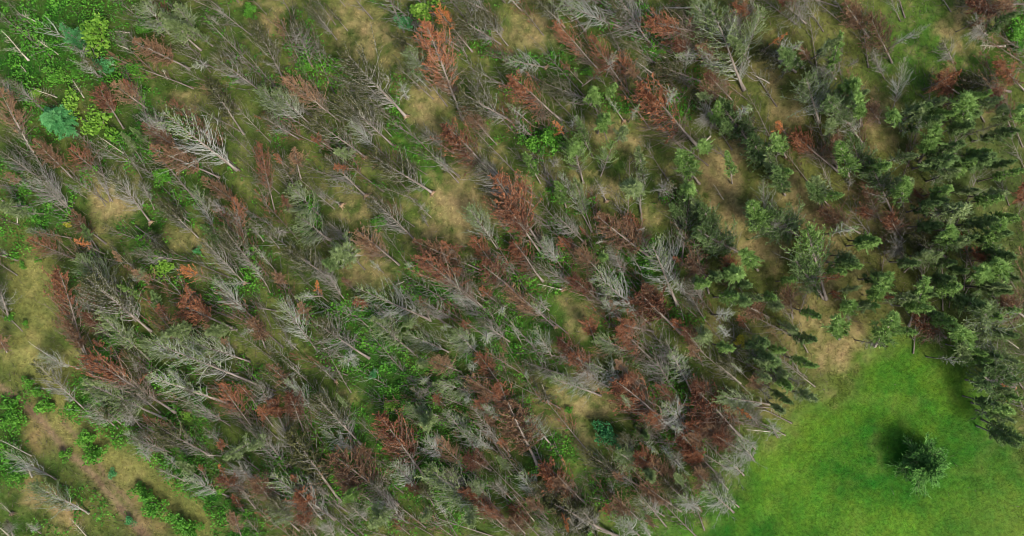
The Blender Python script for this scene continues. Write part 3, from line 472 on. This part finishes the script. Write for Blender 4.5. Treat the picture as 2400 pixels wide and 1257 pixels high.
'K': '''R 640 120 400 -10 1;V 885 190 560 20 1;G 675 207 370 100 1;G 380 130 70 20 1;V 625 270 270 130 1;*V 110 140 50;V 1255 237 1130 -40 1;G 1150 240 890 -30 .9;R 1230 375 1010 200 .6;R 1195 545 690 200 1;R 1000 340 770 140 1;V 1215 470 1060 320 1;B 185 770 -20 310 1.4;V 280 620 110 410 1.2 +;N 260 330 200 180 1;R 1640 590 1260 270 1.3;V 1690 720 1590 560 .8
R 1440 280 1260 170 1;R 1520 620 1250 430 1.3;R 1600 650 1420 560 1;*O 1670 420 40;S 1800 520 1640 510 .6;K 1800 332 1460 240 .7;S 1600 183 1430 40 .7;B 1796 210 1690 140 1;N 905 915 540 650 .9;R 1430 810 1150 560 1.2;*V 1140 720 60;*V 1020 690 50;K 930 790 740 680 1.1;R 1050 820 870 690 1.1;B 1170 950 980 720 1.2;V 1620 825 1500 680 .8;G 1510 925 1390 770 .9
V 1550 1085 1350 880 .9;V 1585 1045 1470 950 .8;B 1185 1080 910 890 1;*K 1000 880 60;N 1265 1065 1070 840 1;G 1065 1110 850 990 .8;B 890 1135 720 980 .9;R 700 1110 640 1040 .8;S 690 1010 540 990 .6;G 715 965 680 850 .6;V 175 990 70 800 .8;R 560 1060 190 780 1.3;N 350 1030 180 890 1.1;N 740 1257 230 1010 1.2;S 155 1145 0 960 .6;R 210 1270 -20 1050 1.2;*O 400 1220 50
V 910 1265 740 1120 1;*B 1000 1220 50;R 350 870 240 780 1;B 460 1000 330 840 1;R 1330 760 1230 640 1;B 1480 560 1370 480 1;V 1700 640 1620 560 .9;*V 1240 830 60;B 1400 920 1290 790 .9;K 1250 930 1140 830 .9;G 1720 470 1640 380 .8;R 1090 500 960 400 1;V 1240 560 1130 480 .8;B 800 880 700 800 .6;N 1010 560 880 480 .8;*E 940 560 50;N 870 660 760 570 .8
G 1200 780 1120 680 .8;G 300 1257 200 1160 .9;B 90 1230 -10 1130 .9;B 250 1130 120 1000 .9;G 600 1200 470 1060 .9;K 880 400 780 260 .3;V 1650 150 1540 50 .5;N 1600 90 1450 10 .9;B 820 130 720 20 .8;R 940 220 820 110 .8;V 1320 1070 1200 950 .8;G 440 60 300 -40 .8;R 1560 440 1500 350 .8;B 1360 620 1240 540 .9;V 970 1250 900 1150 .8;G 490 1257 400 1120 .7''',
'L': '''*G 260 170 90;*E 90 60 90;*L 330 50 60;*G 40 300 80;*L 180 210 50;*K 330 290 70;*V 1390 50 70;*L 1550 50 60;E 1720 220 1520 100 1.3;O 1720 300 1640 220 .7;*E 1760 180 60;*L 1700 400 90;*E 1790 560 70;*L 1780 300 60;*E 1620 330 60;*K 20 160 60;*E 180 310 50;G 100 210 20 80 .8;V 60 560 0 440 .8;*E 1660 60 50;*K 120 400 60''',
}
# bushes and young broadleaf / blue-green trees: kind x y radius, pixels of the photograph
BUSH = '''lime 225 80 36;leaf 315 165 24;lime 160 245 30;lime 225 290 34;lime 70 215 18;blue 228 145 20;leaf 250 255 14;leaf 790 145 19;leaf 710 152 16;lime 985 22 30;blue 944 49 18;leaf 372 412 22;leaf 1383 164 14;leaf 1290 330 30;leaf 1245 335 22;leaf 45 442 14
leaf 18 600 9;leaf 33 622 9;leaf 68 609 7;leaf 42 760 9;leaf 3 745 10;leaf 245 812 26;leaf 335 560 22;lime 372 625 27;blue 450 588 11;yellow 143 526 8;green 885 520 19;lime 961 696 8;lime 908 957 15;leaf 805 1055 20;leaf 688 1110 10;leaf 1335 966 10;blue 1420 1018 29;green 1452 1045 15;yellow 1742 800 16;green 868 882 10
leaf 10 965 22;leaf 25 992 26;leaf 50 903 15;leaf 93 955 25;leaf 70 925 14;leaf 193 1035 25;leaf 213 1070 27;leaf 140 1072 14;leaf 318 1155 20;leaf 360 1190 30;leaf 330 1170 16;leaf 418 1232 28;leaf 440 1252 22;green 290 1228 13;green 247 1118 10;leaf 790 1078 10;leaf 30 1125 22;lime 425 980 12;leaf 1332 1014 4
leaf 165 165 14;leaf 580 20 18;blue 245 158 8;leaf 2395 80 24;leaf 1500 1012 12;leaf 120 170 22;leaf 320 60 14;leaf 245 880 14;leaf 1180 990 12;leaf 555 100 8;leaf 1210 570 10;blue 872 876 6;lime 990 560 5;leaf 465 925 14;leaf 510 1150 18;leaf 560 1220 20;leaf 535 1190 16'''

LAND = [('lone dark spruce in the bright meadow', 2160, 1090), ('round blue-green spruce in the central clearing', 1420, 1018), ('small lime sapling in the grey clearing', 1334, 966),
 ('bright tan grass clearing near the centre', 1085, 480), ('tan grass hollow at top centre', 870, 90), ('curving straw grass path', 1700, 470), ('tan patch under the dark pines', 1890, 490),
 ('small tan patch at the left', 270, 505), ('teal sapling in the left clearing', 450, 588), ('lime bush amid the left windfall', 372, 625), ('round light green sapling', 885, 520),
 ('blue-green sapling near the top edge', 944, 49), ('bright green bush at the top edge', 985, 22), ('green bush in the top clearing', 790, 145), ('lime bush in the top-left thicket', 225, 80),
 ('teal spruce at upper left', 145, 295), ('bare brown soil by the track', 100, 1170), ('middle bush pair along the track', 205, 1055), ('bush row at the bottom of the track', 370, 1195), ('upper bush beside the track', 93, 955),
 ('top of the brown track', 20, 915), ('pale meadow at the left edge', 80, 680), ('lime sapling above the rust tree', 908, 957), ('leafy green hollow below the centre', 900, 880), ('leafy patch with a lime speck', 1010, 690),
 ('green clearing right of centre', 1340, 760), ('bright red conifer near the centre', 1100, 360), ('tall rust conifer at upper centre', 1040, 170), ('yellow tree by the dim pines', 1742, 800), ('grassy glade at upper right', 2160, 130),
 ('straw patch at the meadow tip', 1970, 820), ('brown clearing below the leaning pine', 1960, 660), ('meadow corner at the bottom', 1700, 1200), ('left point of the meadow', 1800, 1040), ('tan grass by the top-right glade', 2240, 70),
 ('pale fallen log at upper right', 2310, 110), ('orange-topped tree at right', 2255, 565), ('bare starburst tree at upper right', 1873, 97), ('tan knoll near the top edge', 1240, 80), ('silver fallen tree near the top', 1400, 50),
 ('big rust conifer at upper right', 1560, 270), ('silver-green leaning tree', 1565, 650), ('bare trunk over the straw clearing', 1502, 470), ('orange tuft by the meadow edge', 1757, 980), ('olive conifer clump at top left', 420, 50),
 ('small grassy spot at lower centre', 800, 1180), ('top-left leafy thicket', 60, 80), ('green glade below the top-left clump', 460, 240), ('brown glade above the track bend', 240, 890), ('orange spray at left', 195, 580),
 ('right edge forest gap', 2100, 500), ('tan streak beside the pale dead tree', 1010, 250), ('white curved trunk at left', 240, 655), ('orange tuft in the middle', 748, 670)]

NAME = dict(G='fallen_conifer', V='fallen_conifer', S='dead_snag', N='fallen_conifer', E='dark_conifer', K='sage_conifer', L='green_conifer', R='rust_conifer', B='brown_conifer', O='orange_conifer', U='blue_spruce')

LOOK = dict(G='grey nearly bare dead conifer', V='silvery dead conifer with bare twigs', S='bleached leafless snag', N='dark olive windthrown conifer', E='dark green conifer', K='sage green conifer',
            L='fresh green conifer', R='rust-red dead conifer', B='dull brown dead conifer', O='orange-needled dead conifer', U='blue-green spruce')
used = {}; pending = []
def where(px, py, skip=None):
    """places relative to things one can find, nearest first"""
    c = sorted((math.hypot(px-a, py-b), n, a, b) for n, a, b in LAND if n != skip)
    for d, n, a, b in c[:7]:
        if d < 9: continue
        ang = math.degrees(math.atan2(-(py-b), px-a)) % 360
        dw = ['right of', 'upper right of', 'above', 'upper left of', 'left of', 'lower left of', 'below', 'lower right of'][int(((ang+22.5) % 360)//45)]
        yield ('just ' if d < 75 else 'well ' if d > 190 else '')+dw, n
def choose(look, px, py, adj):
    opts = []
    for dw, n in where(px, py):
        for a in ('',)+tuple(adj):
            opts.append(f'{a+" " if a else ""}{look}, {dw} the {n}')
    for t in opts:
        if t not in used and len(t.replace('-', ' ').split()) <= 16: used[t] = 1; return t
    for o in ('second', 'third', 'fourth', 'fifth', 'sixth', 'seventh'):
        for t in opts:
            t2 = o+' '+t
            if t2 not in used and len(t2.replace('-', ' ').split()) <= 16: used[t2] = 1; return t2
    for dw, n in where(px, py):
        for k in ('third', 'fourth', 'fifth', 'sixth', 'seventh', 'eighth'):
            t = f'{k} {look.split(" of ")[0]}, {dw} the {n}'
            if t not in used and len(t.replace('-', ' ').split()) <= 16: used[t] = 1; return t
    return opts[0].replace(' from ', ' ')
def label(look, px, py, dpx, tip, stump=False):
    adj = []
    size = 'long' if dpx > 200 else 'short' if dpx < 80 else None
    dx, dy = tip
    head = None
    if dpx > 40:
        an = math.degrees(math.atan2(-dy, dx)) % 360
        head = 'steep' if 62 < an < 118 else 'flat-lying' if an > 152 and an < 200 else 'right-tilted' if an < 62 or an > 290 else None
    if size: adj.append(size)
    if head: adj.append(head)
    if size and head: adj.append(size+' '+head)
    return choose(look, px, py, adj)

NT = 0; seen_name = {}
def place_tree(kind, bx, by, tx, ty, w=1.0, root=False, burst=False, seed=None):
    """foot and tip in photograph pixels; heights follow from the perspective of a camera 100 m up"""
    global NT
    r_ = random.Random(int(bx*13+by*7+tx*3+ty) if seed is None else seed); NT += 1
    x0, y0 = float(X(bx)), float(Y(by)); ux, uy = float(X(tx)), float(Y(ty))
    d = math.hypot(ux-x0, uy-y0)
    if burst:
        z = r_.uniform(7, 9.5) if kind in 'LEK' else r_.uniform(7.5, 10.5)
    elif kind == 'S': z = .5+d*r_.uniform(.05, .25)
    else:
        right = min(max((bx-1450)/350, 0), 1) if kind in 'LEKV' else 0
        want = d*r_.uniform(1.03, 1.1) if d > 7 else 7+r_.uniform(-.6, .4)
        if d < 5: want = 3.8+d*.6
        want = want*(1-right)+max(want, 12.0 if kind == 'L' else 9.0)*right
        z = math.sqrt(max(want*want-d*d, 0.8))+.4
    z = min(z, 12)
    gz = float(ground_z(np.array([x0]), np.array([y0]))[0])
    f = 1-z/H; tipv = Vector((ux*f, uy*f, z)); foot = Vector((x0, y0, gz+(.3 if not burst else 0)))
    if burst: foot = Vector((tipv.x+r_.uniform(-.5, .5), tipv.y+r_.uniform(-.5, .5), gz))
    ax = tipv-foot; L = ax.length; zx = ax.normalized()
    down = zx.z < .75
    up = Vector((0, 0, 1)) if down else Vector((math.cos(r_.random()*6.28), math.sin(r_.random()*6.28), 0))
    yx = (up-zx*up.dot(zx)).normalized(); xx = yx.cross(zx); 
    if r_.random() < .5: mirror = -1
    else: mirror = 1
    vs = variants(kind, down); v = vs[r_.randrange(len(vs))]
    sl = L/LT; sw = max(.5, min(1.15, sl))**.85*w*(1.24 if down and kind != 'S' else 1.08)
    nm = NAME[kind]
    if nm == 'fallen_conifer' and not down: nm = 'dead_standing_conifer'
    e = bpy.data.objects.new(nm, None); COL.objects.link(e); e.empty_display_size = .5
    rot = Matrix((xx, yx, zx)).transposed().to_4x4()
    tilt = Matrix.Rotation(r_.uniform(-.5, .5), 4, 'Z')
    e.matrix_world = Matrix.Translation(foot) @ rot @ tilt @ Matrix.Diagonal((sw*r_.uniform(.8, 1.2), sw*r_.uniform(.85, 1.1), sl, 1))
    for part in ('trunk', 'branches', 'needles'):
        if part in v:
            o = bpy.data.objects.new(part, v[part]); COL.objects.link(o); o.parent = e
            if part != 'trunk': o['kind'] = 'stuff'      # hundreds of twigs / thousands of needles, joined
    if root:
        o = bpy.data.objects.new('root_plate', ROOTS[r_.randrange(4)]); COL.objects.link(o); o.parent = e
        o.scale = (.85/sw, .85/sw, .85/sl)
    mx, my = ((bx+tx)/2, (by+ty)/2) if not burst else (bx, by)
    look = LOOK[kind]
    if burst: look = {'V': 'silvery starburst of dead twigs', 'G': 'grey bare upright dead conifer', 'S': 'small white star-shaped dead top'}.get(kind, 'upright '+look)
    if root and kind != 'S': look = look.replace(' with bare twigs', '').replace('nearly bare dead', 'bare')+' with torn roots'
    e['label'] = label(look, mx, my, math.hypot(tx-bx, ty-by) if not burst else 0, (tx-bx, ty-by))
    e['category'] = 'tree'; e['group'] = {'fallen_conifer': 'windthrown grey and olive conifers', 'dead_snag': 'bleached snags', 'rust_conifer': 'dead conifers with rust needles', 'brown_conifer': 'dead conifers with brown needles'}.get(nm, nm.replace('_', ' ')+'s among the windfall')
    return e
items = []
for t, s in DATA.items():
    ox, oy = TILES[t]
    for ent in s.replace('\n', ';').split(';'):
        q = ent.split()
        if not q: continue
        root = q[-1] == '+'
        if root: q = q[:-1]
        if q[0][0] == '*':
            x, y, r = map(float, q[1:4])
            if r < 20: continue
            items.append((q[0][1], ox+x/ZF, oy+y/ZF, ox+x/ZF, oy+y/ZF, r/ZF*M_PX/1.9, False, True))
        else:
            v = [float(a) for a in q[1:]]
            if abs(v[0]-v[2])+abs(v[1]-v[3]) < 10: continue
            items.append((q[0], ox+v[0]/ZF, oy+v[1]/ZF, ox+v[2]/ZF, oy+v[3]/ZF, v[4] if len(v) > 4 else 1.0, root, False))
for kind, bx, by, tx, ty, wf, root, burst in items:
    if burst: wf = max(.9, min(1.7, wf*1.5)) if kind in 'LEK' else max(.55, min(1.5, wf))
    place_tree(kind, bx, by, tx, ty, wf, root, burst)

# the mass of smaller windthrown stems lying underneath, too tangled to pick apart: one object
def tangle():
    fl = [((a[1]+a[3])/2, (a[2]+a[4])/2, a[3]-a[1], a[4]-a[2]) for a in items if not a[7] and math.hypot(a[3]-a[1], a[4]-a[2]) > 40]
    fa = np.array(fl); r_ = np.random.default_rng(77)
    kinds = [('twig', None, .28), ('twigsilver', None, .1), ('twig', 'olive', .38), ('twigbrown', 'brown', .14), ('twigbrown', 'rust', .10)]
    protos = []
    for q, (tw, ne, p) in enumerate(kinds):
        for j in range(3):
            P = make_tree(700+q*9+j, down=True, needles=ne, start=.25, dens=.5, nb=40, rad=2.9, twigs=7, low=.12, trunk_r=.12, tip_cut=1 if j < 2 else .75)
            protos.append((q, P))
    mats = ['bark', 'twig', 'twigsilver', 'twigbrown', 'olive', 'brown', 'rust']
    VV, FF, TT, MI = [], [], [], []; n0 = 0; cnt = 0
    pr = np.array([k[2] for k in kinds]); pr /= pr.sum()
    for gx_ in range(-30, 2440, 70):
        for gy_ in range(-30, 1290, 60):
            mx = gx_+r_.uniform(-28, 28); my = gy_+r_.uniform(-25, 25)
            a1, a2 = np.array([mx]), np.array([my])
            op = float(blobs(a1, a2, TAN)[0])+float(blobs(a1, a2, GREEN)[0])*.5
            if op > .42 or polydist(a1, a2, STRIP)[0] < 75 or polydist(a1, a2, TRACK)[0] < 75 or inpoly(a1, a2, MEADOW)[0] or polydist(a1, a2, MEADOW)[0] < 60: continue
            if mx < 330 and my > 900+(mx-0)*.9: continue
            if mx < 300 and my < 340 and r_.random() < .6: continue
            if mx > 1750 and my < 900 and r_.random() < .4: continue
            d = np.hypot(fa[:, 0]-mx, fa[:, 1]-my); o = np.argsort(d)[:4]
            vx, vy = fa[o, 2].mean(), fa[o, 3].mean(); an = math.atan2(vy, vx)+r_.normal(0, .22); L = r_.uniform(95, 215)
            bx, by, tx, ty = mx-math.cos(an)*L/2, my-math.sin(an)*L/2, mx+math.cos(an)*L/2, my+math.sin(an)*L/2
            kq = r_.choice(5, p=pr); q, P = protos[kq*3+r_.integers(3)]
            z = r_.uniform(.5, 1.9); f = Vector((float(X(bx)), float(Y(by)), .1)); t = Vector((float(X(tx)), float(Y(ty)), z))
            ax = t-f; zx = ax.normalized(); yx = (Vector((0, 0, 1))-zx*zx.z).normalized(); xx = yx.cross(zx); sl = ax.length/LT; sw = max(.55, sl)*r_.uniform(.8, 1.15)
            R3 = np.array(Matrix((xx, yx, zx)).transposed())@np.diag([sw*(1 if r_.random() < .5 else -1), sw*.7, sl])
            for part in ('trunk', 'branches', 'needles'):
                if part not in P or (part == 'needles' and not kinds[q][1]): continue
                V, F, T = P[part]; V = V@R3.T+np.array(f); VV.append(V); FF.append(np.asarray(F)+n0); TT.append(np.clip(T*.7+r_.uniform(-.3, .15), 0, 1)); n0 += len(V)
                MI.append(np.full(len(F), mats.index({'trunk': 'bark', 'branches': kinds[q][0], 'needles': kinds[q][1]}[part])))
            cnt += 1
    o = build('windfall_tangle', np.concatenate(VV), np.concatenate(FF), [M[m] for m in mats], tone=np.concatenate(TT))
    o.data.polygons.foreach_set('material_index', np.concatenate(MI).astype(np.int32)); o['kind'] = 'stuff'
    print('tangle', cnt, sum(len(f) for f in FF))
tangle()

# the lone spruce standing in the meadow, and the two dense blue-green ones
def dense_spruce(bx, by, height, radius, mat, text, seed, tipdx=0, tipdy=0):
    P = make_tree(seed, down=False, needles=True, start=.0, dens=4.2, nb=300, rad=radius, low=.02, fwd=.3, full=.3, twigs=12, needle_len=.5)
    e = bpy.data.objects.new('spruce', None); COL.objects.link(e); x, y = float(X(bx)), float(Y(by))
    e.location = (x, y, float(ground_z(np.array([x]), np.array([y]))[0])); e.rotation_euler = (tipdy, tipdx, 0); e.scale = (1, 1, height/LT)
    for part, mt in (('trunk', 'bark'), ('branches', 'twigbrown'), ('needles', mat)):
        o = bpy.data.objects.new(part, mesh_of(part, P[part], mt)); COL.objects.link(o); o.parent = e
        if part != 'trunk': o['kind'] = 'stuff'
    e['label'] = text; e['category'] = 'tree'; used[text] = 1
    return e
dense_spruce(2140, 1072, 6.8, 4.0, 'lonespruce', 'lone dense dark green spruce standing in the open bright meadow', 901)
dense_spruce(156, 292, 5.0, 1.75, 'blue', 'dense teal blue spruce standing beside lime bushes in upper left thicket', 902)

def bush_mesh(seed, n=620, leafy=True):
    r_ = np.random.default_rng(seed); lobes = r_.normal(0, .38, (8, 3)); lobes[:, 2] = np.abs(lobes[:, 2])*.7+.45; rr = r_.uniform(.3, .55, 8)
    j = r_.integers(0, 8, n); dv = unit(r_.normal(0, 1, (n, 3))); P = lobes[j]+dv*(rr[j]*r_.uniform(.55, 1.08, n))[:, None]; P[:, 2] = np.maximum(P[:, 2], .06)
    V, F = leaves(P, .095 if leafy else .08, .5); T = np.repeat(np.clip(r_.random(8)[j]*.5+r_.uniform(0, .5, n), 0, 1), 4)
    A = Acc()
    for i in range(8):
        s = np.linspace(0, 1, 4)[:, None]; p = lobes[i]*s+np.array([0, 0, .1])*s*(1-s); Vb, Fb = tube(p, np.array([.04, .03, .02, .008]), 3); A.add(Vb, Fb, r_.random())
    return (V, F, T), A.done()
BM = [bush_mesh(500+i) for i in range(5)]; BMESH = {}
lookb = dict(lime='lime green broadleaf sapling', leaf='bright green leafy bush', blue='blue-green young spruce bush', yellow='yellowish leafy bush', green='cool green rounded shrub')
mat_b = dict(lime='lime', leaf='leaf', blue='blue', yellow='yellow', green='blue')
for k, s in enumerate(BUSH.replace('\n', ';').split(';')):
    c, bx, by, r = s.split(); bx, by, r = float(bx), float(by), float(r); i = k % 5
    if c == 'green': mt = 'leaf' if by < 700 else 'blue'
    else: mt = mat_b[c]
    key = (i, mt)
    if key not in BMESH: BMESH[key] = (mesh_of('foliage', BM[i][0], mt), mesh_of('stems', BM[i][1], 'twigbrown'))
    nm = {'blue': 'young_spruce', 'lime': 'broadleaf_sapling'}.get(c, 'leafy_bush')
    e = bpy.data.objects.new(nm, None); COL.objects.link(e); x, y = float(X(bx)), float(Y(by))
    e.location = (x*.98, y*.98, float(ground_z(np.array([x]), np.array([y]))[0])); sc = r*M_PX*1.1; e.scale = (sc, sc, sc*1.1); e.rotation_euler = (0, 0, k*1.7)
    for part, me in zip(('foliage', 'stems'), BMESH[key]):
        o = bpy.data.objects.new(part, me); COL.objects.link(o); o.parent = e; o['kind'] = 'stuff'
    big = ['large'] if r > 24 else ['small'] if r < 12 else []
    e['label'] = choose(lookb[c], bx, by, big); e['category'] = 'bush'; e['group'] = 'leafy bushes and saplings'
print('trees', NT, 'labels', len(used), 'objects', len(bpy.data.objects))
print('TRIS', sorted([(sum(p.loop_total-2 for p in m.polygons) if len(m.polygons) < 10 else len(m.polygons)*(m.polygons[0].loop_total-2), m.name) for m in bpy.data.meshes])[-8:], sum(len(m.polygons)*(m.polygons[0].loop_total-2) for m in bpy.data.meshes))
